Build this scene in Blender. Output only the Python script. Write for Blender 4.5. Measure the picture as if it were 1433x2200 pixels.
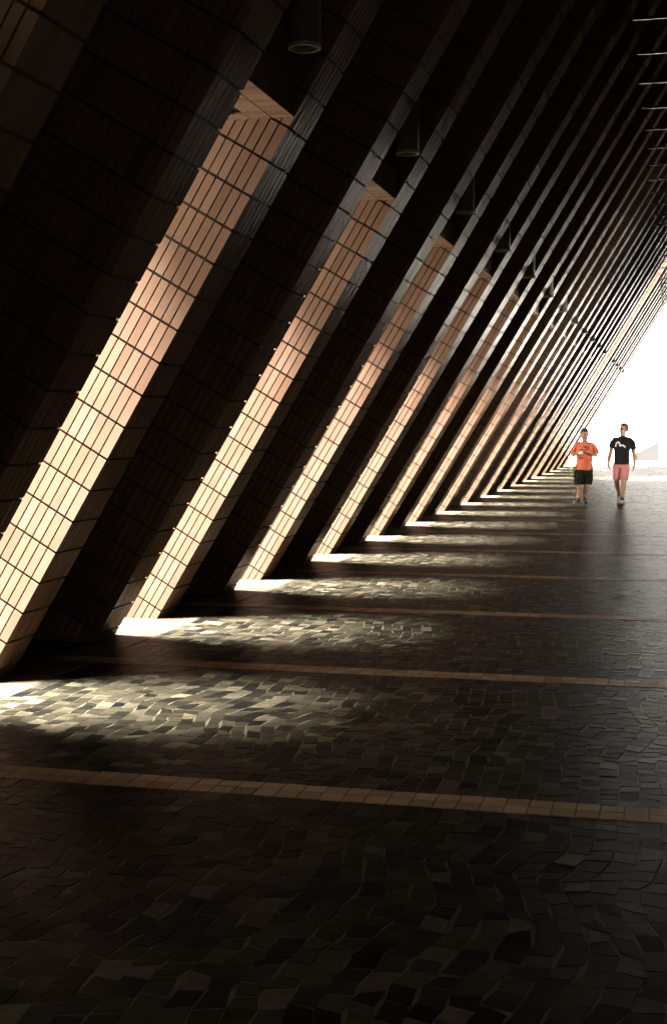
import bpy, bmesh, math, random
from mathutils import Vector, Matrix

for o in list(bpy.data.objects):
    bpy.data.objects.remove(o)
SC = bpy.context.scene
COL = SC.collection
R = math.radians
random.seed(7)

# ------------------------------------------------------------------ camera
cam_d = bpy.data.cameras.new('camera')
cam = bpy.data.objects.new('camera', cam_d)
COL.objects.link(cam)
cam.location = (0, 0, 1.74)
cam.rotation_euler = (R(90 - 3.664), 0, R(14.03))
cam_d.sensor_width = 36
cam_d.lens = 2912.1 * 36 / 2200
cam_d.clip_start = 0.05
cam_d.clip_end = 3000
SC.camera = cam

# ------------------------------------------------------------------ light
SUN_EL, SUN_AZ = 81.5, -125            # azimuth measured from +Y towards +X
world = bpy.data.worlds.new('World')
SC.world = world
world.use_nodes = True
wn = world.node_tree
bg = wn.nodes['Background']
sky = wn.nodes.new('ShaderNodeTexSky')
sky.sky_type = 'NISHITA'
sky.sun_disc = False
sky.sun_elevation = R(SUN_EL)
sky.sun_rotation = R(SUN_AZ)
sky.dust_density = 2.5
sky.air_density = 0.6
haze = wn.nodes.new('ShaderNodeHueSaturation')      # a white, hazy sky
haze.inputs['Saturation'].default_value = 0.08
wn.links.new(sky.outputs[0], haze.inputs['Color'])
warm = wn.nodes.new('ShaderNodeMix')
warm.data_type = 'RGBA'
warm.blend_type = 'MULTIPLY'
warm.inputs[0].default_value = 1
warm.inputs[7].default_value = (1, 0.93, 0.82, 1)
wn.links.new(haze.outputs[0], warm.inputs[6])
wn.links.new(warm.outputs[2], bg.inputs[0])
bg.inputs[1].default_value = 0.05
sun_d = bpy.data.lights.new('sun', 'SUN')
sun_d.energy = 5.0
sun_d.angle = R(37)
sun_d.color = (1, 0.975, 0.95)
sun = bpy.data.objects.new('sun', sun_d)
COL.objects.link(sun)
sdir = Vector((math.sin(R(SUN_AZ)) * math.cos(R(SUN_EL)), math.cos(R(SUN_AZ)) * math.cos(R(SUN_EL)), math.sin(R(SUN_EL))))
sun.rotation_euler = sdir.to_track_quat('Z', 'Y').to_euler()
SC.view_settings.view_transform = 'Standard'
SC.view_settings.look = 'None'
SC.view_settings.exposure = 5.9
SC.view_settings.gamma = 1
SC.cycles.max_bounces = 8
SC.cycles.diffuse_bounces = 5
SC.cycles.glossy_bounces = 4
SC.cycles.sample_clamp_indirect = 3.0
SC.cycles.caustics_reflective = False
SC.cycles.caustics_refractive = False

# ------------------------------------------------------------------ measures
X0 = -4.4724          # foot of the inner edge of every fin
LEAN = 0.5977         # run per metre of height
TH = 0.42             # thickness of a fin along the walk
PER = 3.1462          # one bay
YA = 8.195            # front of the first lit fin
YB = 9.99             # front of the dark fin behind it
WP = 1.04             # depth of a fin across its slope
TOP = 8.3
LZ = 3.64             # underside of the lintels
XL = X0 + LEAN * LZ   # their inner edge
BEAM_Z = 6.6
XW = 2.25             # building wall on the right
OPEN = 12             # bay left open to the sky
NORM = math.sqrt(1 + LEAN * LEAN)
S = Vector((LEAN, 0, 1)) / NORM       # up the slope
N = Vector((1, 0, -LEAN)) / NORM      # towards the walk, downwards
YF = Vector((0, 1, 0))


# ------------------------------------------------------------------ materials
def mat(name, color, rough=0.6, spec=0.5, metal=0.0):
    m = bpy.data.materials.new(name)
    m.use_nodes = True
    b = m.node_tree.nodes['Principled BSDF']
    b.inputs['Base Color'].default_value = (*color, 1)
    b.inputs['Roughness'].default_value = rough
    b.inputs['Specular IOR Level'].default_value = spec
    b.inputs['Metallic'].default_value = metal
    return m


def noisy(name, c1, c2, scale=8, rough=(0.5, 0.8), bump=0.0, attr=None, attr_colors=None, spec=0.5, speck=0.0, detail=6):
    """colour noise, optionally over a per-face tone ramp"""
    m = bpy.data.materials.new(name)
    m.use_nodes = True
    nt = m.node_tree
    b = nt.nodes['Principled BSDF']
    b.inputs['Specular IOR Level'].default_value = spec
    tc = nt.nodes.new('ShaderNodeTexCoord')
    oi = nt.nodes.new('ShaderNodeObjectInfo')
    add = nt.nodes.new('ShaderNodeVectorMath')
    add.operation = 'ADD'
    mul = nt.nodes.new('ShaderNodeVectorMath')
    mul.operation = 'SCALE'
    comb = nt.nodes.new('ShaderNodeCombineXYZ')
    for i in range(3):
        nt.links.new(oi.outputs['Random'], comb.inputs[i])
    nt.links.new(comb.outputs[0], mul.inputs[0])
    mul.inputs['Scale'].default_value = 37
    nt.links.new(tc.outputs['Object'], add.inputs[0])
    nt.links.new(mul.outputs[0], add.inputs[1])
    nz = nt.nodes.new('ShaderNodeTexNoise')
    nz.inputs['Scale'].default_value = scale
    nz.inputs['Detail'].default_value = detail
    nt.links.new(add.outputs[0], nz.inputs['Vector'])
    ramp = nt.nodes.new('ShaderNodeValToRGB')
    ramp.color_ramp.elements[0].position = 0.3
    ramp.color_ramp.elements[1].position = 0.7
    ramp.color_ramp.elements[0].color = (*c1, 1)
    ramp.color_ramp.elements[1].color = (*c2, 1)
    nt.links.new(nz.outputs['Fac'], ramp.inputs['Fac'])
    out = ramp.outputs[0]
    if attr:
        at = nt.nodes.new('ShaderNodeAttribute')
        at.attribute_name = attr
        r2 = nt.nodes.new('ShaderNodeValToRGB')
        r2.color_ramp.interpolation = 'LINEAR'
        els = r2.color_ramp.elements
        while len(els) < len(attr_colors):
            els.new(0.5)
        for e, (p, c) in zip(els, attr_colors):
            e.position = p
            e.color = (*c, 1)
        nt.links.new(at.outputs['Fac'], r2.inputs['Fac'])
        mx = nt.nodes.new('ShaderNodeMix')
        mx.data_type = 'RGBA'
        mx.blend_type = 'MULTIPLY'
        mx.inputs[0].default_value = 1
        nt.links.new(r2.outputs[0], mx.inputs[6])
        nt.links.new(out, mx.inputs[7])
        out = mx.outputs[2]
    if speck:
        n2 = nt.nodes.new('ShaderNodeTexNoise')
        n2.inputs['Scale'].default_value = 260
        n2.inputs['Detail'].default_value = 2
        nt.links.new(add.outputs[0], n2.inputs['Vector'])
        rr = nt.nodes.new('ShaderNodeMapRange')
        rr.inputs[1].default_value = 0.3
        rr.inputs[2].default_value = 0.7
        rr.inputs[3].default_value = 1 - speck
        rr.inputs[4].default_value = 1 + speck
        nt.links.new(n2.outputs['Fac'], rr.inputs[0])
        mx = nt.nodes.new('ShaderNodeMix')
        mx.data_type = 'RGBA'
        mx.blend_type = 'MULTIPLY'
        mx.inputs[0].default_value = 1
        nt.links.new(out, mx.inputs[6])
        nt.links.new(rr.outputs[0], mx.inputs[7])
        out = mx.outputs[2]
    nt.links.new(out, b.inputs['Base Color'])
    mr = nt.nodes.new('ShaderNodeMapRange')
    mr.inputs[3].default_value = rough[0]
    mr.inputs[4].default_value = rough[1]
    nt.links.new(nz.outputs['Fac'], mr.inputs[0])
    nt.links.new(mr.outputs[0], b.inputs['Roughness'])
    if bump:
        bp = nt.nodes.new('ShaderNodeBump')
        bp.inputs['Strength'].default_value = bump
        bp.inputs['Distance'].default_value = 0.004
        n3 = nt.nodes.new('ShaderNodeTexNoise')
        n3.inputs['Scale'].default_value = 90
        nt.links.new(add.outputs[0], n3.inputs['Vector'])
        nt.links.new(n3.outputs['Fac'], bp.inputs['Height'])
        nt.links.new(bp.outputs[0], b.inputs['Normal'])
    return m


M_TILE = noisy('glazed_tile', (0.90, 0.88, 0.86), (1, 1, 1), 5, (0.24, 0.28), 0.0, 'tone',
               [(0.0, (0.096, 0.0555, 0.0365)), (0.3, (0.112, 0.068, 0.0455)), (0.6, (0.120, 0.0742, 0.0505)), (0.85, (0.128, 0.081, 0.0565)), (1.0, (0.114, 0.0745, 0.0505))], spec=0.004, speck=0.10)
M_GROUT = noisy('tile_grout', (0.018, 0.013, 0.008), (0.035, 0.026, 0.016), 30, (0.8, 0.95), 0.2, spec=0.2)
M_SETT = noisy('stone_sett', (0.58, 0.58, 0.56), (1.05, 1.05, 1.05), 17, (0.29, 0.42), 0.3, 'tone',
               [(0.0, (0.0032, 0.0030, 0.0026)), (0.3, (0.0098, 0.0087, 0.0058)), (0.55, (0.0165, 0.0144, 0.0094)), (0.8, (0.028, 0.024, 0.0154)), (0.9, (0.041, 0.035, 0.0225)), (1.0, (0.055, 0.046, 0.031))], spec=0.006, speck=0.35)
M_BED = noisy('sett_mortar', (0.038, 0.032, 0.021), (0.054, 0.046, 0.031), 20, (0.27, 0.38), 0.2, spec=0.006, speck=0.3)
M_BAND = noisy('band_tile', (0.8, 0.8, 0.8), (1, 1, 1), 12, (0.33, 0.45), 0.3, 'tone',
               [(0.0, (0.15, 0.098, 0.06)), (0.5, (0.20, 0.132, 0.083)), (1.0, (0.245, 0.165, 0.105))], spec=0.006, speck=0.2)
M_EDGE = noisy('edge_tile', (0.8, 0.8, 0.8), (1, 1, 1), 12, (0.33, 0.45), 0.3, 'tone',
               [(0.0, (0.036, 0.026, 0.017)), (0.5, (0.055, 0.041, 0.028)), (1.0, (0.07, 0.054, 0.038))], spec=0.006, speck=0.2)
M_PLAZA = noisy('plaza_concrete', (0.27, 0.25, 0.22), (0.34, 0.32, 0.28), 0.6, (0.7, 0.9), 0.2, speck=0.1)
M_WALL = noisy('dark_granite', (0.022, 0.019, 0.016), (0.035, 0.03, 0.025), 3, (0.55, 0.75), 0.1, spec=0.3, speck=0.2)
M_CEIL = noisy('dark_plaster', (0.012, 0.011, 0.010), (0.02, 0.018, 0.016), 3, (0.8, 0.95), 0.1, spec=0.1)
M_BAR = mat('dull_aluminium', (0.03, 0.028, 0.025), 0.2, 0.5, 1.0)
M_METAL = noisy('black_lacquered_metal', (0.01, 0.01, 0.01), (0.02, 0.02, 0.02), 20, (0.16, 0.26))
M_LAMP = noisy('grey_lamp_paint', (0.045, 0.042, 0.030), (0.06, 0.055, 0.04), 15, (0.6, 0.75))
M_RIM = noisy('lamp_rim_metal', (0.17, 0.16, 0.12), (0.22, 0.2, 0.155), 30, (0.3, 0.4))
M_LENS = mat('lamp_lens', (0.01, 0.012, 0.01), 0.12)
M_FAR = noisy('far_pale_cladding', (0.021, 0.021, 0.021), (0.024, 0.024, 0.024), 0.3, (0.8, 0.9), spec=0.1)
M_GALV = noisy('galvanised_steel', (0.016, 0.016, 0.015), (0.022, 0.022, 0.021), 10, (0.4, 0.6))


# ------------------------------------------------------------------ helpers
def link(name, verts, faces, mats, parent=None, fmat=None, tone=None, smooth=False, loc=None):
    me = bpy.data.meshes.new(name)
    me.from_pydata([tuple(v) for v in verts], [], faces)
    for m in (mats if isinstance(mats, (list, tuple)) else [mats]):
        me.materials.append(m)
    if fmat:
        me.polygons.foreach_set('material_index', fmat)
    if tone:
        a = me.attributes.new('tone', 'FLOAT', 'FACE')
        a.data.foreach_set('value', tone)
    if smooth:
        me.polygons.foreach_set('use_smooth', [True] * len(me.polygons))
    me.update()
    o = bpy.data.objects.new(name, me)
    COL.objects.link(o)
    if parent:
        o.parent = parent
    if loc:
        o.location = loc
    return o


def tag(o, label=None, cat=None, group=None, kind=None):
    if label: o['label'] = label
    if cat: o['category'] = cat
    if group: o['group'] = group
    if kind: o['kind'] = kind
    return o


def empty(name, loc, rz=0):
    o = bpy.data.objects.new(name, None)
    o.empty_display_size = 0.2
    o.location = loc
    o.rotation_euler = (0, 0, rz)
    COL.objects.link(o)
    return o


class MB:
    def __init__(s):
        s.v, s.f, s.m, s.t = [], [], [], []

    def hexa(s, c, mi=0, t=0.5, skip=()):
        """8 corners: 0-3 one face, 4-7 the opposite one in the same order"""
        n = len(s.v)
        s.v += c
        for k, q in enumerate(((0, 3, 2, 1), (4, 5, 6, 7), (0, 1, 5, 4), (1, 2, 6, 5), (2, 3, 7, 6), (3, 0, 4, 7))):
            if k in skip:
                continue
            s.f.append(tuple(n + i for i in q))
            s.m.append(mi)
            s.t.append(t)

    def box(s, a, b, mi=0, t=0.5):
        (x0, y0, z0), (x1, y1, z1) = a, b
        s.hexa([(x0, y0, z0), (x1, y0, z0), (x1, y1, z0), (x0, y1, z0), (x0, y0, z1), (x1, y0, z1), (x1, y1, z1), (x0, y1, z1)], mi, t)

    def lathe(s, prof, c=(0, 0, 0), n=24, mi=0):
        base = len(s.v)
        for r, z in prof:
            for i in range(n):
                a = 2 * math.pi * i / n
                s.v.append((c[0] + r * math.cos(a), c[1] + r * math.sin(a), c[2] + z))
        for j in range(len(prof) - 1):
            for i in range(n):
                k = (i + 1) % n
                s.f.append((base + j * n + i, base + j * n + k, base + (j + 1) * n + k, base + (j + 1) * n + i))
                s.m.append(mi)
                s.t.append(0.5)

    def tube(s, pts, radii, n=14, side=Vector((1, 0, 0)), mi=0):
        """closed tube through pts; radii (a along side, b across)"""
        pts = [Vector(p) for p in pts]
        base = len(s.v)
        m = len(pts)
        for i, p in enumerate(pts):
            d = (pts[min(i + 1, m - 1)] - pts[max(i - 1, 0)]).normalized()
            u = (side - d * side.dot(d))
            if u.length < 1e-3:
                u = Vector((0, 1, 0)) - d * d.y
            u.normalize()
            w = d.cross(u)
            r = radii[i]
            a, b = r if isinstance(r, (tuple, list)) else (r, r)
            for k in range(n):
                t = 2 * math.pi * k / n
                s.v.append(tuple(p + u * (a * math.cos(t)) + w * (b * math.sin(t))))
        for i in range(m - 1):
            for k in range(n):
                q = (k + 1) % n
                s.f.append((base + i * n + k, base + i * n + q, base + (i + 1) * n + q, base + (i + 1) * n + k))
                s.m.append(mi)
                s.t.append(0.5)
        s.f.append(tuple(base + k for k in range(n))[::-1])
        s.f.append(tuple(base + (m - 1) * n + k for k in range(n)))
        s.m += [mi, mi]
        s.t += [0.5, 0.5]

    def ball(s, c, r, n=14, rings=8, mi=0):
        rx, ry, rz = r if isinstance(r, (tuple, list)) else (r, r, r)
        base = len(s.v)
        for j in range(1, rings):
            ph = math.pi * j / rings
            for i in range(n):
                a = 2 * math.pi * i / n
                s.v.append((c[0] + rx * math.sin(ph) * math.cos(a), c[1] + ry * math.sin(ph) * math.sin(a), c[2] + rz * math.cos(ph)))
        top = len(s.v)
        s.v.append((c[0], c[1], c[2] + rz))
        s.v.append((c[0], c[1], c[2] - rz))
        for j in range(rings - 2):
            for i in range(n):
                k = (i + 1) % n
                s.f.append((base + j * n + i, base + (j + 1) * n + i, base + (j + 1) * n + k, base + j * n + k))
        for i in range(n):
            k = (i + 1) % n
            s.f.append((top, base + i, base + k))
            s.f.append((top + 1, base + (rings - 2) * n + k, base + (rings - 2) * n + i))
        add = len(s.f) - len(s.m)
        s.m += [mi] * add
        s.t += [0.5] * add

    def build(s, name, mats, parent=None, smooth=False, loc=None):
        return link(name, s.v, s.f, mats, parent, s.m, s.t, smooth, loc)


def ordinal(i):
    return ['first', 'second', 'third', 'fourth', 'fifth', 'sixth', 'seventh', 'eighth', 'ninth', 'tenth', 'eleventh', 'twelfth', 'thirteenth',
            'fourteenth', 'fifteenth', 'sixteenth', 'seventeenth', 'eighteenth', 'nineteenth', 'twentieth', 'twenty-first', 'twenty-second',
            'twenty-third', 'twenty-fourth', 'twenty-fifth', 'twenty-sixth', 'twenty-seventh', 'twenty-eighth', 'twenty-ninth', 'thirtieth',
            'thirty-first', 'thirty-second', 'thirty-third', 'thirty-fourth', 'thirty-fifth'][i]


# ------------------------------------------------------------------ ground
g = MB()
v, f = [], []
link('ground', [(-1500, -300, -0.03), (1500, -300, -0.03), (1500, 2500, -0.03), (-1500, 2500, -0.03)], [(0, 1, 2, 3)], M_PLAZA)['kind'] = 'structure'
Y_END = 62.0
mb = MB()
mb.box((X0 - 1.6, -4, -0.025), (XW, Y_END, 0.0))
mb.build('walkway', M_BED)['kind'] = 'structure'

# stone setts in wavy courses between tiled bands
BAND0, BW = 6.1155, 0.115
rnd = random.Random(11)
mb = MB()
bands = MB()
edges = MB()
XE = -4.12           # edge tiles run along the fin feet up to here


def sett(mb, c, h, t, gap=0.0035):
    cx = sum(p[0] for p in c) / 4
    cy = sum(p[1] for p in c) / 4
    top = []
    tx, ty = rnd.gauss(0, 0.011), rnd.gauss(0, 0.011)
    for p in c:
        dx, dy = p[0] - cx, p[1] - cy
        l = math.hypot(dx, dy)
        k = max(0, 1 - gap * 1.4 / max(l, 1e-4))
        top.append((cx + dx * k, cy + dy * k, h + dx * tx + dy * ty))
    n = len(mb.v)
    low = [(cx + (p[0] - cx) * 1.02, cy + (p[1] - cy) * 1.02, 0.0005) for p in top]
    mb.v += top + low
    mb.f += [(n, n + 1, n + 2, n + 3)] + [(n + i, n + 4 + i, n + 4 + (i + 1) % 4, n + (i + 1) % 4) for i in range(4)]
    mb.m += [0] * 5
    mb.t += [t] * 5


def tone_sett():
    r = rnd.random()
    if r < 0.26: return rnd.uniform(0, 0.22)
    if r < 0.72: return rnd.uniform(0.3, 0.6)
    if r < 0.93: return rnd.uniform(0.6, 0.85)
    return rnd.uniform(0.88, 1.0)


k = -1
while True:
    y0 = BAND0 + PER * k + BW
    y1 = BAND0 + PER * (k + 1) - BW
    if y0 > Y_END - 1:
        break
    ph, ph2, ky = rnd.uniform(0, 6.28), rnd.uniform(0, 6.28), rnd.uniform(1.6, 2.1)
    ncl = 66
    cw0 = (XW - 0.1 - XE - 0.012) / ncl

    def edge_x(i, y):
        """courses run away from the viewer and bend into shallow arcs"""
        t = (y - y0) / (y1 - y0)
        a = math.sin(math.pi * i / ncl) ** 0.5 * math.sin(math.pi * t)
        q = math.sin(i * 12.9898 + y * 31.7) * 0.013
        return XE + 0.012 + i * cw0 + a * (0.115 * abs(math.sin(y * ky + ph + i * 0.055)) - 0.07 + 0.03 * math.sin(y * 5.1 + ph2 + i * 0.33) + q)
    for i in range(ncl):
        y = y0
        sl = 0.0
        while y < y1 - 1e-6:
            ln = rnd.uniform(0.085, 0.16)
            y2 = y + ln
            sl2 = rnd.uniform(-0.022, 0.022)
            if y2 > y1 - 0.06:
                y2, sl2 = y1, 0.0
            c = [(edge_x(i, y - sl), y - sl), (edge_x(i + 1, y + sl), y + sl), (edge_x(i + 1, y2 + sl2), y2 + sl2), (edge_x(i, y2 - sl2), y2 - sl2)]
            sett(mb, c, 0.002 + rnd.uniform(-0.0007, 0.0007), tone_sett(), 0.0044)
            y, sl = y2, sl2
    # the tiled band: two rows of square tiles
    yc = BAND0 + PER * k
    for r in (0, 1):
        x = X0 - 0.1
        while x < XW - 0.1:
            a = yc - BW + r * BW
            sett(bands, [(x, a), (x + 0.107, a), (x + 0.107, a + BW), (x, a + BW)], 0.0045, rnd.random(), 0.003)
            x += 0.107
    # edge tiles at the feet of the fins and between them
    rows_e = 26
    ye0, ye1 = yc + BW, yc + PER - BW
    for r in range(rows_e):
        a = ye0 + (ye1 - ye0) * r / rows_e
        b = ye0 + (ye1 - ye0) * (r + 1) / rows_e
        for c in range(14):
            x = XE - 0.112 * (c + 1)
            sett(edges, [(x, a), (x + 0.112, a), (x + 0.112, b), (x, b)], 0.0045, rnd.random(), 0.0025)
    k += 1
mb.build('sett_paving', M_SETT)['kind'] = 'structure'
bands.build('band_paving', M_BAND)['kind'] = 'structure'
edges.build('edge_paving', M_EDGE)['kind'] = 'structure'

# ------------------------------------------------------------------ the leaning fins
PITCH_U, OFF_U, COLW = 0.24, 0.087, 0.065


def fin_mesh():
    rt = random.Random(3)
    mb = MB()
    ub, ut = -0.35, TOP * NORM
    e = 0.013
    # P(u, d, y): u up the slope, d across (0 = inner face), y along the walk
    P = lambda u, d, y: tuple(S * u + N * d + YF * y)
    # the core that shows as grout
    mb.hexa([P(ub, -WP + e, e), P(ub, -e, e), P(ub, -e, TH - e), P(ub, -WP + e, TH - e), P(ut, -WP + e, e), P(ut, -e, e), P(ut, -e, TH - e), P(ut, -WP + e, TH - e)], 0)
    gc, gv = 0.0082, 0.0050
    n0 = int((ub - OFF_U) // PITCH_U)
    n1 = int((ut - OFF_U) // PITCH_U) + 1
    ncol = round(WP / COLW)
    nside = 6
    cw = TH / nside
    for i in range(n0, n1):
        u0 = max(OFF_U + i * PITCH_U + gc, ub)
        u1 = min(OFF_U + (i + 1) * PITCH_U - gc, ut)
        if u1 - u0 < 0.02:
            continue
        for j in range(ncol):
            d1 = -j * COLW - (gv if j else 0)
            d0 = -(j + 1) * COLW + (gv if j < ncol - 1 else 0)
            t = rt.betavariate(2, 2)
            q = [rt.uniform(-0.0005, 0.0005) for _ in range(4)]
            # front (faces the near end) and back
            mb.hexa([P(u0, d0, q[0]), P(u0, d1, q[1]), P(u1, d1, q[2]), P(u1, d0, q[3]), P(u0, d0, e), P(u0, d1, e), P(u1, d1, e), P(u1, d0, e)], 1, t, skip=(1,))
            t = rt.betavariate(2, 2)
            mb.hexa([P(u0, d0, TH - e), P(u0, d1, TH - e), P(u1, d1, TH - e), P(u1, d0, TH - e), P(u0, d0, TH), P(u0, d1, TH), P(u1, d1, TH), P(u1, d0, TH)], 1, t, skip=(0,))
        for j in range(nside):
            a = j * cw + (gv if j else 0.014)
            b = (j + 1) * cw - (gv if j < nside - 1 else 0.014)
            t = rt.betavariate(2, 2)
            q = [rt.uniform(-0.0014, 0.0014) for _ in range(4)]
            mb.hexa([P(u0, -e, a), P(u0, -e, b), P(u1, -e, b), P(u1, -e, a), P(u0, q[0], a), P(u0, q[1], b), P(u1, q[2], b), P(u1, q[3], a)], 1, t, skip=(0,))
    return mb


proto = fin_mesh().build('tiled_fin', [M_GROUT, M_TILE])
used = False
LAST = 16
na = nb = 0
for k in range(-1, LAST + 1):
    o = proto if not used else proto.copy()
    if used:
        COL.objects.link(o)
    used = True
    o.location = (X0, YA + PER * k, 0)
    where = {-1: 'cut by the upper left corner', 0: 'the widest lit face in the photo', LAST: 'the last one before the open white end',
             OPEN: 'just behind the bright full-height slot'}.get(k, '%s lit one from the upper left corner' % ordinal(na))
    tag(o, 'leaning tiled fin with daylit front, ' + where, 'fin', 'lit fins leaning over the walkway')
    na += 1
    if k == LAST:
        continue
    o = proto.copy()
    COL.objects.link(o)
    o.location = (X0, YB + PER * k - (0.6 if k == OPEN - 1 else 0), 0)
    where = {-1: 'nearest dark one, at the left edge', OPEN - 1: 'just in front of the bright full-height slot'}.get(k, '%s dark one from the left edge' % ordinal(nb))
    tag(o, 'leaning tiled fin with dark front, ' + where, 'fin', 'dark fins standing between the lit fins')
    nb += 1

# ------------------------------------------------------------------ the hall the fins lean on
hall = empty('concert_hall', (XW, 30, 0))
tag(hall, 'dark hall whose side wall, ceiling and upper wall enclose the covered walkway', 'building')


def hall_part(name, mb, m):
    o = mb.build(name, m)
    o.parent = hall
    o.location = (-XW, -30, 0)
    return o


gap_b = YB - 3 * PER + TH               # unseen bay opened beside the viewer to bring daylight to the foreground
YS0 = YB + PER * (OPEN - 1) + TH - 0.6       # the open slot
YS1 = YA + PER * OPEN
YHE = YA + PER * LAST + TH             # far end of the walkway
w = MB()                                # side wall with an added passage that lets daylight onto the walkers
w.box((XW, -4, -0.02), (XW + 0.5, 24, TOP + 0.4))
w.box((XW, 24, 2.15), (XW + 0.5, 28.5, TOP + 0.4))
w.box((XW, 28.5, -0.02), (XW + 0.5, YHE, TOP + 0.4))
hall_part('side_wall', w, M_WALL)
w = MB(); w.box((X0 - 2.4, -4.4, -0.02), (XW + 0.5, -4, TOP + 0.4))  # added wall behind the viewer, shuts out light from the continuing walk
hall_part('added_end_wall', w, M_WALL)
w = MB()
w.box((-2.6, -4, TOP), (XW, -3, TOP + 0.35))      # added roof opening behind the viewer, lights foreground floor and dark fins
w.box((-2.6, -3, TOP), (-2.1, -0.3, TOP + 0.35))
w.box((1.5, -3, TOP), (XW, -0.3, TOP + 0.35))
w.box((-2.6, -0.3, TOP), (XW, YS0, TOP + 0.35))
w.box((-2.6, YS1, TOP), (XW, YHE, TOP + 0.35))
hall_part('ceiling', w, M_CEIL)
w = MB()
w.box((XL - 0.22, -4, 5.3), (XL - 0.03, YS0, TOP))
w.box((XL - 0.22, YS1, 5.3), (XL - 0.03, YHE, TOP))
w.box((XL - 1.16, YB - 2 * PER + TH - 0.02, LZ), (XL - 0.02, YA - PER + 0.02, 5.4))
w.box((XL - 3.6, gap_b - 0.1, LZ - 0.1), (XL - 0.02, gap_b + 1.0, 5.4))  # lintel and canopy of the added bay
w.box((XL - 3.6, YB - 2 * PER + TH - 0.6, LZ - 0.1), (XL - 1.1, YA - PER, LZ + 0.2))  # unseen canopy added to keep steep sun out of the near bay
w.box((XL - 0.1, YB - 2 * PER + TH - 0.02, 5.4), (XL - 0.02, YA - PER + 0.02, TOP))
hall_part('upper_wall_and_added_canopies', w, M_CEIL)
# sloping infill closing the bay behind each dark fin
w = MB()
P = lambda u, d, y: (X0 + (S * u + N * d).x, y, (S * u + N * d).z)


def slope_slab(w, ya, yb, ut=5.7 * NORM):
    d0, d1 = -WP + 0.02, -WP + 0.2
    w.hexa([P(-0.5, d0, ya), P(-0.5, d1, ya), P(-0.5, d1, yb), P(-0.5, d0, yb), P(ut, d0, ya), P(ut, d1, ya), P(ut, d1, yb), P(ut, d0, yb)])


for k in range(-1, LAST):
    slope_slab(w, YA + PER * k + TH - 0.02, YB + PER * k + 0.02 - (0.6 if k == OPEN - 1 else 0))
slope_slab(w, -4, gap_b, TOP * NORM)  # added slab behind the viewer, keeps the foreground dark
slope_slab(w, gap_b + 0.92, YB - 2 * PER + TH + 0.4, TOP * NORM)  # added slab, also narrows the near bay to cut its light
slope_slab(w, YB - 2 * PER + TH + 0.4, YA - PER + 0.02, 2.7 * NORM)  # low slab added across the near bay to dim its floor patch
hall_part('infill_and_added_slabs', w, M_WALL)

# ------------------------------------------------------------------ lintels over the lit bays
lp = None
gap0 = YB - PER + TH
GAP = YA - gap0


def make_lintel():
    root = empty('lintel', (XL, 0, LZ))
    xo = -1.16
    rt = random.Random(5)
    core = MB()
    core.box((xo, 0, 0.03), (-0.28, GAP, 0.3))
    core.box((-0.28, 0, 0.012), (-0.012, GAP, 0.3))
    core.box((xo, 0, 0.012), (-0.28, 0.14, 0.03))
    core.box((xo, GAP - 0.14, 0.012), (-0.28, GAP, 0.03))
    core.build('beam', M_GROUT, root)
    so = MB()
    ny = 14
    for r in range(2):
        for j in range(ny):
            a, b = GAP * j / ny + 0.002, GAP * (j + 1) / ny - 0.002
            so.box((-0.28 + 0.14 * r + 0.003, a, 0), (-0.28 + 0.14 * (r + 1) - 0.003, b, 0.012), 0, rt.random())
    nx = 13
    for j in range(nx):
        a, b = xo + (-0.28 - xo) * j / nx + 0.002, xo + (-0.28 - xo) * (j + 1) / nx - 0.002
        so.box((a, 0.003, 0), (b, 0.137, 0.012), 0, rt.random())
        so.box((a, GAP - 0.137, 0), (b, GAP - 0.003, 0.012), 0, rt.random())
    so.build('soffit_tiles', M_TILE, root)
    gr = MB()
    for j in range(12):
        x = xo + 0.05 + j * 0.068
        gr.box((x, 0.145, 0.006), (x + 0.012, GAP - 0.145, 0.029))
    gr.build('grille', M_METAL, root)
    fa = MB()
    fa.box((-0.16, 0, 0.3), (-0.012, GAP, TOP - LZ), 0)
    fa.box((-0.012, 0, 0.012), (-0.0115, GAP, 0.3), 0)
    nf = 28
    for i in range(20):
        for j in range(nf):
            a, b = GAP * j / nf + 0.002, GAP * (j + 1) / nf - 0.002
            z0 = 0.004 + i * 0.235
            z1 = min(z0 + 0.228, TOP - LZ)
            if z1 > z0:
                fa.box((-0.012, a, z0), (0, b, z1), 1, rt.random())
    fa.build('fascia', [M_GROUT, M_TILE], root)
    return root


def copy_tree(o, parent=None):
    c = o.copy()
    COL.objects.link(c)
    c.parent = parent
    for ch in o.children:
        copy_tree(ch, c)
    return c


def make_downlight():
    root = empty('downlight', (0, 0, 0))
    b = MB()
    b.lathe([(0.0, 0.75), (0.092, 0.75), (0.092, 0.02), (0.08, 0.02), (0.08, 0.04), (0.0, 0.04)])
    b.build('housing', M_LAMP, root, True)
    r = MB()
    r.lathe([(0.092, 0.024), (0.096, 0.02), (0.096, 0.0), (0.078, 0.0), (0.078, 0.03)], n=28)
    r.build('rim', M_RIM, root)
    l = MB()
    l.lathe([(0.078, 0.035), (0.05, 0.028), (0.0, 0.026)])
    l.build('lens', M_LENS, root, True)
    for z in (0.25, 0.55):
        br = MB()
        br.box((-0.19, -0.03, z), (-0.088, 0.03, z + 0.06))
        br.build('bracket', M_LAMP, root)
    return root


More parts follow.
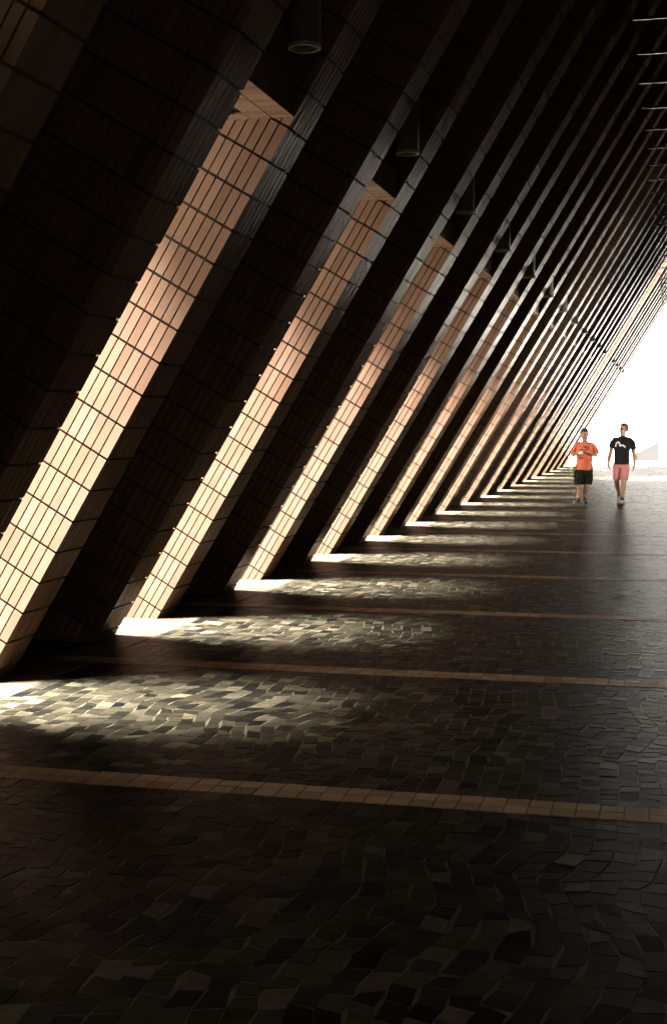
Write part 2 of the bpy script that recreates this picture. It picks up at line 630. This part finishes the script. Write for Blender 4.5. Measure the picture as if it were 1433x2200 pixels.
lint = make_lintel()
lamp = make_downlight()
first = True
n = 0
for k in range(0, LAST + 1):
    if k == OPEN:
        continue
    yg = gap0 + PER * k
    a = lint if first else copy_tree(lint)
    b = lamp if first else copy_tree(lamp)
    first = False
    a.location = (XL, yg, LZ)
    b.location = (-2.105, yg + GAP / 2, 3.915)
    w = {0: 'largest and nearest', LAST: 'last one at the white end'}.get(k, '%s from the near end' % ordinal(n))
    tag(a, 'tiled lintel with brown soffit over opening, ' + w, 'lintel', 'lintels over the openings between fins')
    tag(b, 'grey cylinder downlight above an opening, ' + w, 'downlight', 'downlights above the openings')
    n += 1

# ------------------------------------------------------------------ thin ceiling bars at the heads of the fins
def bar_mesh():
    m = MB()
    x0, x1 = X0 + LEAN * BEAM_Z - 0.02, XW
    prof = []
    for i in range(17):
        a = math.pi + math.pi * i / 16
        prof.append((0.014 * math.cos(a), 0.014 + 0.014 * math.sin(a)))
    prof += [(0.014, 0.03), (-0.014, 0.03)]
    n = len(prof)
    for x in (x0, x1):
        m.v += [(x, y, z) for y, z in prof]
    for i in range(n):
        j = (i + 1) % n
        m.f.append((i, j, n + j, n + i))
    m.f.append(tuple(range(n))[::-1])
    m.f.append(tuple(range(n, 2 * n)))
    m.m = [0] * len(m.f)
    m.t = [0.5] * len(m.f)
    return m


bar = bar_mesh().build('ceiling_bar', M_BAR, smooth=False)
y = 17.03 - PER / 2 * 2
i = 0
while y < YHE - 0.3:
    if not (YS0 - 0.2 < y < YS1 + 0.2):
        o = bar if i == 0 else bar.copy()
        if i:
            COL.objects.link(o)
        o.location = (0, y, BEAM_Z)
        tag(o, 'thin dull metal ceiling bar at upper right, %s from the near end' % ordinal(i), 'bar', 'thin bars under the dark ceiling')
        i += 1
    y += PER / 2

# ------------------------------------------------------------------ far background
# low pale wedge-shaped wall beyond the open end
b = MB()
b.v = [(-1.28, 0, -0.05), (0, 0, -0.05), (0, 0, 0.92), (-1.28, 0.45, -0.05), (0, 0.45, -0.05), (0, 0.45, 0.92), (-1.28, 0, 0.3), (-1.28, 0.45, 0.3)]
b.v[6] = (-1.28, 0, 0.26); b.v[7] = (-1.28, 0.45, 0.26)
b.f = [(0, 1, 2, 6), (3, 7, 5, 4), (0, 3, 4, 1), (1, 4, 5, 2), (2, 5, 7, 6), (0, 6, 7, 3)]
b.m = [0] * 6
b.t = [0.5] * 6
wedge = b.build('wedge_wall', M_FAR, loc=(-0.68, 69.5, 0))
tag(wedge, 'low pale grey wedge-shaped wall rising to the right beyond the open end', 'wall')

def make_post_light():
    root = empty('post_light', (-1.85, 69.4, -0.03))
    p = MB()
    p.lathe([(0, 0), (0.05, 0), (0.05, 0.02), (0.014, 0.03), (0.012, 1.30), (0, 1.30)], n=12)
    p.build('post', M_GALV, root, True)
    h = MB()
    h.tube([(-0.07, 0, 1.29), (-0.05, 0, 1.30), (0.03, 0, 1.355), (0.08, 0, 1.385)], [(0.012, 0.008), (0.035, 0.02), (0.04, 0.022), (0.02, 0.01)], 12, side=Vector((0, 1, 0)))
    h.build('lamp_head', M_GALV, root, True)
    tag(root, 'small lamp on a thin grey post beside the pale wedge wall', 'lamp post')


make_post_light()

# ------------------------------------------------------------------ people
M_SKIN = noisy('skin', (0.36, 0.19, 0.115), (0.42, 0.23, 0.14), 20, (0.5, 0.6), speck=0.04)
M_SKIN2 = noisy('fair_skin', (0.42, 0.24, 0.16), (0.48, 0.28, 0.19), 20, (0.5, 0.6), speck=0.04)
M_HAIR = noisy('black_hair', (0.008, 0.007, 0.006), (0.016, 0.013, 0.011), 60, (0.4, 0.6), 0.6)
M_HAIR2 = noisy('brown_hair', (0.035, 0.024, 0.016), (0.055, 0.038, 0.025), 60, (0.45, 0.6), 0.6)
M_ORANGE = noisy('orange_cotton', (0.62, 0.155, 0.085), (0.70, 0.19, 0.105), 12, (0.8, 0.9), 0.4, spec=0.2)
M_PRINT = noisy('faded_purple_print', (0.16, 0.045, 0.045), (0.26, 0.06, 0.045), 40, (0.8, 0.9), spec=0.2)
M_OLIVE = noisy('olive_cotton', (0.010, 0.010, 0.006), (0.018, 0.017, 0.010), 9, (0.8, 0.9), 0.4, spec=0.2)
M_BLACK = noisy('black_cotton', (0.010, 0.011, 0.012), (0.016, 0.017, 0.018), 12, (0.8, 0.9), 0.4, spec=0.2)
M_WHITE = mat('white_print', (0.75, 0.73, 0.70), 0.7)
M_PINK = noisy('pink_cotton', (0.60, 0.24, 0.23), (0.66, 0.28, 0.26), 12, (0.8, 0.9), 0.4, spec=0.2)
M_SHOE = noisy('dark_shoe_fabric', (0.015, 0.014, 0.016), (0.03, 0.028, 0.03), 25, (0.6, 0.8))
M_SHOE2 = noisy('pale_shoe_fabric', (0.45, 0.38, 0.34), (0.55, 0.48, 0.44), 25, (0.6, 0.8))
M_SOLE = mat('shoe_sole', (0.30, 0.27, 0.24), 0.7)
M_SOCK = mat('sock_fabric', (0.04, 0.035, 0.035), 0.9)
M_GREEN = noisy('green_nylon', (0.10, 0.20, 0.012), (0.15, 0.26, 0.02), 20, (0.5, 0.7))
M_EYE = mat('eye', (0.02, 0.015, 0.012), 0.2)
M_LIP = mat('lip', (0.20, 0.07, 0.055), 0.5)
M_TEETH = mat('teeth', (0.6, 0.57, 0.5), 0.3)
M_GLASSES = mat('dark_glasses', (0.008, 0.007, 0.007), 0.15)
M_PHONE = mat('white_phone', (0.7, 0.7, 0.7), 0.25)


def soft(o, voxel=0.007, it=6):
    r = o.modifiers.new('remesh', 'REMESH')
    r.mode = 'VOXEL'
    r.voxel_size = voxel
    r.use_smooth_shade = True
    s = o.modifiers.new('smooth', 'SMOOTH')
    s.factor = 0.5
    s.iterations = it
    return o


def folds(o, strength=0.022, size=0.11):
    t = bpy.data.textures.new('cloth_folds', 'CLOUDS')
    t.noise_scale = size
    t.noise_depth = 1
    d = o.modifiers.new('folds', 'DISPLACE')
    d.texture = t
    d.strength = strength
    d.mid_level = 0.45
    d.texture_coords = 'LOCAL'
    return o


def add_head(b, c, yaw, pitch=0.0, k=1.0):
    """head shapes into the body; returns the head frame"""
    M = Matrix.Translation(c) @ Matrix.Rotation(yaw, 4, 'Z') @ Matrix.Rotation(pitch, 4, 'X') @ Matrix.Scale(k, 4)
    h = MB()
    h.ball((0, 0.010, 0.025), (0.074, 0.094, 0.092), 20, 12)      # skull
    h.ball((0, -0.022, -0.040), (0.060, 0.066, 0.078), 20, 12)    # face
    h.ball((0, -0.055, -0.092), (0.032, 0.030, 0.026), 12, 8)     # chin
    h.tube([(0, -0.082, 0.015), (0, -0.096, -0.012), (0, -0.106, -0.030), (0, -0.088, -0.040)], [0.009, 0.011, 0.015, 0.011], 10)   # nose
    for s in (-1, 1):
        h.ball((s * 0.076, 0.012, -0.012), (0.010, 0.018, 0.032), 10, 8)
        h.ball((s * 0.034, -0.066, -0.028), (0.022, 0.022, 0.020), 10, 8)
        h.ball((s * 0.030, -0.080, 0.026), (0.024, 0.012, 0.010), 10, 8)
    n = len(b.v)
    b.v += [tuple(M @ Vector(p)) for p in h.v]
    b.f += [tuple(n + i for i in q) for q in h.f]
    b.m += h.m
    b.t += h.t
    return M


def framed(M, h):
    h.v = [tuple(M @ Vector(p)) for p in h.v]
    return h


def face(M, body, smile=True, glasses=False):
    for s in (-1, 1):
        h = MB(); h.ball((s * 0.031, -0.0835, 0.006), (0.013, 0.006, 0.006), 10, 6)
        framed(M, h).build('eye', M_EYE, body, True)
        h = MB(); h.tube([(s * 0.014, -0.094, 0.024), (s * 0.034, -0.094, 0.031), (s * 0.052, -0.080, 0.024)], [0.004, 0.005, 0.003], 8)
        framed(M, h).build('eyebrow', M_HAIR, body, True)
    h = MB()
    w, up = (0.030, 0.006) if smile else (0.024, 0.0)
    h.tube([(-w, -0.074, -0.060 + up), (-w / 2, -0.086, -0.064), (0, -0.090, -0.066), (w / 2, -0.086, -0.064), (w, -0.074, -0.060 + up)], [0.003, 0.006, 0.007, 0.006, 0.003], 8, side=Vector((0, 0, 1)))
    mo = framed(M, h).build('mouth', M_LIP, body, True)
    if smile:
        h = MB(); h.tube([(-0.018, -0.089, -0.061), (0, -0.096, -0.063), (0.018, -0.089, -0.061)], [0.002, 0.003, 0.002], 8, side=Vector((0, 0, 1)))
        framed(M, h).build('teeth', M_TEETH, mo, True)
    if glasses:
        h = MB()
        for s in (-1, 1):
            h.tube([(s * 0.012, -0.102, 0.008), (s * 0.033, -0.104, 0.006), (s * 0.056, -0.094, 0.008)], [(0.012, 0.003), (0.018, 0.003), (0.012, 0.003)], 10, side=Vector((0, 0, 1)))
            h.tube([(s * 0.056, -0.092, 0.012), (s * 0.074, -0.05, 0.012), (s * 0.080, 0.01, 0.008)], [0.003, 0.003, 0.003], 6)
        h.tube([(-0.014, -0.103, 0.010), (0.014, -0.103, 0.010)], [0.003, 0.003], 6, side=Vector((0, 0, 1)))
        framed(M, h).build('glasses', M_GLASSES, body, False)


def hair(M, body, m, line=0.055, back=-0.06, vol=0.014, seed=1):
    rr = random.Random(seed)
    h = MB()
    h.ball((0, 0.010, 0.025), 1.0, 40, 26)
    out = []
    for p in h.v:
        d = Vector(p) - Vector((0, 0.010, 0.025))
        rad = Vector((d.x * (0.074 + vol), d.y * (0.094 + vol), d.z * (0.092 + vol * 1.4)))
        q = Vector((0, 0.010, 0.025)) + rad * (1 + rr.uniform(-0.025, 0.045))
        low = line if d.y < -0.45 else (0.0 if d.y < 0.05 else back)
        if d.y < 0.05 and d.y > -0.45:
            low = 0.0 + (line - 0.0) * min(1, max(0, (-d.y - 0.05) / 0.35))
        if q.z < low:
            q = Vector((0, 0.012, 0.02)) + Vector((d.x * 0.06, d.y * 0.075, d.z * 0.05))
            q.z = max(q.z, low - 0.03)
        out.append(tuple(q))
    h.v = out
    framed(M, h).build('hair', m, body, True)


def hand(b, wrist, d, palm_n, thumb, curl=0.5, size=1.0):
    """palm and five fingers; d = pointing direction, palm_n = palm side, thumb = side of the thumb"""
    w, d, pn, th = Vector(wrist), Vector(d).normalized(), Vector(palm_n).normalized(), Vector(thumb).normalized()
    b.tube([w - d * 0.02, w + d * 0.02, w + d * 0.055, w + d * 0.095], [(0.024, 0.018), (0.030, 0.016), (0.040, 0.015), (0.040, 0.012)], 12, side=th)
    for i, (o, l) in enumerate(((0.030, 0.070), (0.010, 0.080), (-0.011, 0.074), (-0.031, 0.058))):
        base = w + d * 0.09 + th * o
        p1 = base + (d * math.cos(curl * 0.5) + pn * math.sin(curl * 0.5)) * l * 0.5
        p2 = p1 + (d * math.cos(curl * 1.4) + pn * math.sin(curl * 1.4)) * l * 0.3
        p3 = p2 + (d * math.cos(curl * 2.2) + pn * math.sin(curl * 2.2)) * l * 0.25
        b.tube([base - d * 0.02, base, p1, p2, p3], [0.009, 0.009, 0.0085, 0.008, 0.006], 8)
    t0 = w + d * 0.03 + th * 0.028
    t1 = t0 + (d * 0.6 + th * 0.7 + pn * 0.35) * 0.036
    t2 = t1 + (d * 0.9 + th * 0.15 + pn * 0.45) * 0.034
    b.tube([t0 - th * 0.015, t0, t1, t2], [0.012, 0.012, 0.010, 0.007], 8)


def shoe(name, ankle, yaw, pitch, m, body, label=None):
    """ankle: joint above the heel; the toe points along -Y turned by yaw, pitch lifts the heel"""
    M = Matrix.Translation(ankle) @ Matrix.Rotation(yaw, 4, 'Z') @ Matrix.Rotation(pitch, 4, 'X')
    h = MB()
    h.tube([(0, 0.045, -0.055), (0, 0.02, -0.045), (0, -0.05, -0.055), (0, -0.12, -0.068), (0, -0.175, -0.074), (0, -0.195, -0.078)],
           [(0.025, 0.028), (0.036, 0.044), (0.040, 0.036), (0.046, 0.028), (0.036, 0.020), (0.015, 0.008)], 16)
    h.tube([(0, 0.0, -0.05), (0, 0.008, 0.0), (0, 0.012, 0.02)], [(0.036, 0.046), (0.034, 0.042), (0.036, 0.044)], 14)
    o = soft(framed(M, h).build(name, m, body, True), 0.006, 3)
    s = MB()
    s.tube([(0, 0.06, -0.088), (0, 0.05, -0.088), (0, -0.05, -0.088), (0, -0.12, -0.090), (0, -0.185, -0.090), (0, -0.205, -0.088)],
           [(0.020, 0.010), (0.034, 0.012), (0.036, 0.012), (0.048, 0.012), (0.034, 0.011), (0.012, 0.008)], 16)
    framed(M, s).build('sole', M_SOLE, o, True)
    if label:
        o['label'] = label


def limb(b, pts, radii, n=14):
    b.tube(pts, radii, n)


V = Vector
# --- person in the orange shirt, both hands at a phone
PX, PY = -1.915, 30.72
b = MB()
M1 = add_head(b, V((0.005, -0.01, 1.54)), R(22), R(2), 1.06)
limb(b, [(0, 0.02, 1.48), (0, 0.02, 1.40), (0, 0.02, 1.34)], [0.054, 0.058, 0.08])
b.tube([(0, 0.02, 1.38), (0, 0.02, 1.32), (0, 0.01, 1.18), (0, 0.0, 1.0), (0, 0.01, 0.86), (0, 0.02, 0.74)],
       [(0.08, 0.06), (0.145, 0.085), (0.165, 0.11), (0.165, 0.125), (0.165, 0.12), (0.13, 0.10)], 20)
for s, kx, ky, ax, ay, z in ((-1, -0.110, -0.05, -0.118, -0.06, 0.10), (1, 0.045, 0.0, 0.018, 0.05, 0.10)):
    limb(b, [(s * 0.085, 0.02, 0.82), (s * 0.09 + 0.0, 0.0, 0.66), (kx, ky, 0.46), (kx - 0.005, ky + 0.03, 0.34), (ax, ay + 0.02, 0.20), (ax, ay, 0.06)],
         [0.085, 0.082, 0.058, 0.057, 0.042, 0.036])
# arms
limb(b, [(-0.165, 0.02, 1.30), (-0.225, 0.01, 1.22), (-0.250, 0.0, 1.085)], [0.050, 0.048, 0.044])
limb(b, [(-0.250, 0.0, 1.085), (-0.20, -0.12, 1.10), (-0.125, -0.22, 1.125)], [0.044, 0.040, 0.028])
limb(b, [(0.175, 0.02, 1.30), (0.235, 0.01, 1.22), (0.268, 0.0, 1.09)], [0.050, 0.048, 0.044])
limb(b, [(0.268, 0.0, 1.09), (0.20, -0.12, 1.10), (0.115, -0.22, 1.135)], [0.044, 0.040, 0.028])
hand(b, (-0.125, -0.22, 1.125), (0.75, -0.55, 0.15), (0.1, 0.5, 0.8), (0, -0.6, 0.7), 0.5)
hand(b, (0.115, -0.22, 1.135), (-0.85, -0.4, 0.25), (0, -0.3, -0.9), (0, -0.8, 0.3), 0.35)
p1 = soft(b.build('person', M_SKIN, None, True, (PX, PY, -0.011)), 0.006, 5)
tag(p1, 'walking person in orange printed T-shirt and dark knee shorts, hands at a white phone', 'person')
face(M1, p1, True)
hair(M1, p1, M_HAIR, 0.070, -0.05, 0.014, 2)
b = MB()
b.tube([(0, 0.02, 1.395), (0, 0.02, 1.355), (0, 0.015, 1.29), (0, 0.0, 1.15), (0, -0.005, 1.0), (-0.005, 0.0, 0.88), (-0.01, 0.0, 0.755)],
       [(0.075, 0.065), (0.145, 0.095), (0.192, 0.125), (0.188, 0.14), (0.178, 0.15), (0.182, 0.15), (0.188, 0.145)], 24)
for s, x1, x2 in ((-1, -0.225, -0.252), (1, 0.24, 0.268)):
    b.tube([(s * 0.09, 0.02, 1.345), (s * 0.15, 0.02, 1.315), (s * 0.19, 0.015, 1.27), (x1, 0.01, 1.20), (x2, 0.0, 1.105)], [0.045, 0.066, 0.072, 0.070, 0.068], 18)
ts = folds(soft(b.build('t_shirt', M_ORANGE, p1, True), 0.007, 4))


def on_chest(x, z, a=0.185, bb=0.147, y0=0.0):
    return y0 - bb * math.sqrt(max(0.02, 1 - (x / a) ** 2)) - 0.013


def patch(name, rects, m, parent, seed, y0=0.0, a=0.185, bb=0.147):
    rr = random.Random(seed)
    pm = MB()
    for x0, x1, z0, z1 in rects:
        nx = 5
        for i in range(nx):
            xa, xb = x0 + (x1 - x0) * i / nx, x0 + (x1 - x0) * (i + 1) / nx
            za, zb = z0 + rr.uniform(0, 0.012), z1 - rr.uniform(0, 0.012)
            ya, yb = on_chest(xa, 0, a, bb, y0), on_chest(xb, 0, a, bb, y0)
            pm.hexa([(xa, ya + 0.02, za), (xb, yb + 0.02, za), (xb, yb + 0.02, zb), (xa, ya + 0.02, zb), (xa, ya, za), (xb, yb, za), (xb, yb, zb), (xa, ya, zb)])
    return pm.build(name, m, parent)


for i, r_ in enumerate([(0.005, 0.115, 1.245, 1.285), (0.06, 0.115, 1.20, 1.245), (-0.115, 0.05, 1.185, 1.225), (-0.10, -0.02, 1.0, 1.045)]):
    patch('shirt_print', [r_], M_PRINT, ts, 4 + i)
b = MB()
b.tube([(0, 0.01, 0.90), (0, 0.01, 0.82), (0, 0.01, 0.72), (0, 0.01, 0.66)], [(0.168, 0.125), (0.178, 0.135), (0.185, 0.14), (0.16, 0.12)], 20)
for s, kx, ky in ((-1, -0.118, -0.045), (1, 0.078, 0.005)):
    b.tube([(s * 0.09, 0.01, 0.78), (s * 0.095, 0.0, 0.66), (kx, ky, 0.52), (kx, ky, 0.43)], [(0.09, 0.11), (0.100, 0.112), (0.100, 0.105), (0.102, 0.105)], 18)
b.box((-0.222, -0.06, 0.52), (-0.19, 0.06, 0.66))
b.box((0.165, -0.04, 0.50), (0.192, 0.07, 0.64))
folds(soft(b.build('shorts', M_OLIVE, p1, True), 0.007, 4), 0.026)
shoe('shoe', V((-0.118, -0.06, 0.115)), R(-28), R(0), M_SHOE, p1)
shoe('shoe', V((0.018, 0.05, 0.115)), R(12), R(6), M_SHOE, p1)
# phone held in the hands: a thing of its own
ph = MB()
ph.box((-0.055, -0.004, -0.030), (0.055, 0.004, 0.030))
pb = ph.build('phone', M_PHONE, None, False, (PX - 0.066, PY - 0.325, 1.130))
bv = pb.modifiers.new('bevel', 'BEVEL'); bv.width = 0.003; bv.segments = 2
pb.rotation_euler = (R(-20), R(-8), R(6))
tag(pb, 'small white phone held sideways in the hands of the person in orange', 'phone')
# green pouch at the hip
gp = MB()
gp.tube([(0, 0, 0.085), (0.0, 0, 0.07), (0.0, 0, 0.0), (-0.005, 0, -0.06), (0, 0, -0.075)], [(0.015, 0.02), (0.034, 0.05), (0.042, 0.065), (0.036, 0.06), (0.012, 0.02)], 16)
gb = soft(gp.build('pouch', M_GREEN, None, True, (PX - 0.222, PY + 0.0, 0.72)), 0.006, 3)
st = MB(); st.tube([(0.01, 0, 0.07), (0.035, 0, 0.11), (0.045, 0, 0.15)], [(0.006, 0.012)] * 3, 8)
st.build('strap', M_GREEN, gb, True)
tag(gb, 'bright green pouch hanging at the hip of the person in orange', 'pouch')

# --- person in the black shirt and pink shorts, mid-stride, looking at the other
QX, QY = -1.10, 30.72
b = MB()
M2 = add_head(b, V((0.035, 0.0, 1.65)), R(-42), R(-2), 1.09)
limb(b, [(0.03, 0.03, 1.59), (0.022, 0.03, 1.52), (0.012, 0.02, 1.44)], [0.056, 0.060, 0.085])
b.tube([(0.01, 0.02, 1.48), (0.01, 0.02, 1.42), (0.01, 0.0, 1.28), (0, 0.0, 1.10), (0, 0.0, 0.96), (-0.01, 0.02, 0.82)],
       [(0.08, 0.06), (0.145, 0.085), (0.17, 0.11), (0.155, 0.105), (0.155, 0.11), (0.13, 0.10)], 20)
# trailing leg (image left) and front leg
limb(b, [(-0.088, 0.02, 0.90), (-0.098, 0.0, 0.72), (-0.105, -0.01, 0.52), (-0.09, 0.10, 0.40), (-0.065, 0.22, 0.28), (-0.052, 0.31, 0.185)], [0.088, 0.084, 0.060, 0.058, 0.044, 0.036])
limb(b, [(0.085, 0.02, 0.90), (0.068, -0.07, 0.72), (0.052, -0.14, 0.50), (0.048, -0.15, 0.37), (0.035, -0.17, 0.22), (0.024, -0.19, 0.09)], [0.088, 0.084, 0.062, 0.060, 0.044, 0.036])
# arms
limb(b, [(-0.168, 0.02, 1.395), (-0.215, 0.02, 1.30), (-0.245, 0.03, 1.14)], [0.050, 0.050, 0.048])
limb(b, [(-0.245, 0.03, 1.14), (-0.272, 0.0, 1.03), (-0.285, -0.03, 0.90)], [0.049, 0.047, 0.031])
limb(b, [(0.185, 0.02, 1.395), (0.235, 0.04, 1.29), (0.258, 0.06, 1.13)], [0.050, 0.050, 0.048])
limb(b, [(0.258, 0.06, 1.13), (0.280, 0.05, 1.02), (0.272, 0.03, 0.88)], [0.049, 0.047, 0.031])
hand(b, (-0.285, -0.03, 0.90), (0.12, -0.1, -1), (1, 0.1, 0.1), (0.1, -1, 0), 0.55)
hand(b, (0.272, 0.03, 0.88), (-0.08, -0.15, -1), (-1, 0.1, 0.1), (-0.1, -1, 0), 0.55)
p2 = soft(b.build('person', M_SKIN2, None, True, (QX, QY, -0.011)), 0.006, 5)
tag(p2, 'walking person in glasses, black T-shirt and pink shorts, head turned aside', 'person')
face(M2, p2, False, True)
hair(M2, p2, M_HAIR2, 0.078, -0.045, 0.010, 5)
b = MB()
b.tube([(0.015, 0.025, 1.505), (0.012, 0.02, 1.46), (0.01, 0.015, 1.40), (0.005, 0.0, 1.28), (0, 0.0, 1.12), (0, 0.0, 1.0), (-0.003, 0.0, 0.885)],
       [(0.075, 0.065), (0.135, 0.09), (0.186, 0.12), (0.188, 0.125), (0.170, 0.12), (0.170, 0.122), (0.178, 0.125)], 24)
for s, x0, x1, x2, y2, z2 in ((-1, -0.15, -0.205, -0.238, 0.02, 1.255), (1, 0.165, 0.23, 0.262, 0.045, 1.22)):
    b.tube([(s * 0.09, 0.02, 1.455), (x0, 0.02, 1.425), (x1, 0.02, 1.35), (x2, y2, z2)], [0.045, 0.068, 0.070, 0.064], 18)
ts2 = folds(soft(b.build('t_shirt', M_BLACK, p2, True), 0.007, 4), 0.014)
# white two-arched mark on the chest
mk = MB()
cv = [(-0.130, 1.275), (-0.124, 1.318), (-0.105, 1.358), (-0.078, 1.378), (-0.055, 1.368), (-0.042, 1.330), (-0.040, 1.292), (-0.022, 1.300), (0.002, 1.312), (0.030, 1.306), (0.055, 1.290), (0.082, 1.262)]
wd = [0.013, 0.015, 0.017, 0.018, 0.018, 0.017, 0.017, 0.017, 0.017, 0.017, 0.016, 0.012]
pts = []
for x, z in cv:
    pts.append((x, -0.123 * math.sqrt(max(0.02, 1 - ((x - 0.005) / 0.195) ** 2)) - 0.004, z))
mk.tube(pts, [(w_, 0.006) for w_ in wd], 10, side=Vector((0.3, 0, 1)))
# the tube's broad side must lie on the cloth: rebuild as a ribbon
mk = MB()
for i in range(len(cv)):
    a = V((cv[max(i - 1, 0)][0], 0, cv[max(i - 1, 0)][1])); c = V((cv[min(i + 1, len(cv) - 1)][0], 0, cv[min(i + 1, len(cv) - 1)][1]))
    d = (c - a).normalized(); nn = V((-d.z, 0, d.x))
    for sgn in (-1, 1):
        q = V((cv[i][0], 0, cv[i][1])) + nn * wd[i] * sgn
        y = -0.125 * math.sqrt(max(0.02, 1 - ((q.x - 0.005) / 0.195) ** 2)) - 0.015
        mk.v.append((q.x, y, q.z)); mk.v.append((q.x, y + 0.02, q.z))
for i in range(len(cv) - 1):
    o4 = i * 4
    mk.f += [(o4, o4 + 2, o4 + 6, o4 + 4), (o4 + 1, o4 + 5, o4 + 7, o4 + 3), (o4, o4 + 4, o4 + 5, o4 + 1), (o4 + 2, o4 + 3, o4 + 7, o4 + 6)]
mk.f += [(0, 1, 3, 2), (len(mk.v) - 4, len(mk.v) - 2, len(mk.v) - 1, len(mk.v) - 3)]
mk.m = [0] * len(mk.f); mk.t = [0.5] * len(mk.f)
mk.build('shirt_mark', M_WHITE, ts2)
b = MB()
b.tube([(-0.003, 0.01, 0.95), (-0.003, 0.01, 0.86), (-0.003, 0.01, 0.80)], [(0.160, 0.118), (0.176, 0.125), (0.17, 0.12)], 20)
b.tube([(-0.086, 0.02, 0.88), (-0.094, 0.0, 0.72), (-0.104, -0.005, 0.55)], [(0.092, 0.11), (0.092, 0.105), (0.086, 0.09)], 18)
b.tube([(0.084, 0.02, 0.88), (0.074, -0.06, 0.72), (0.062, -0.125, 0.555)], [(0.092, 0.11), (0.094, 0.105), (0.088, 0.09)], 18)
folds(soft(b.build('shorts', M_PINK, p2, True), 0.007, 4), 0.022, 0.09)
shoe('shoe', V((-0.052, 0.31, 0.185)), R(-10), R(38), M_SHOE2, p2, 'pale shoe with its heel lifted')
shoe('shoe', V((0.024, -0.19, 0.115)), R(14), R(-4), M_SHOE2, p2)
for pts in ([(0.026, -0.188, 0.10), (0.028, -0.18, 0.165)], [(-0.053, 0.305, 0.19), (-0.058, 0.28, 0.245)]):
    s_ = MB(); s_.tube(pts, [0.043, 0.041], 14, side=Vector((1, 0, 0)))
    s_.build('sock', M_SOCK, p2, True)
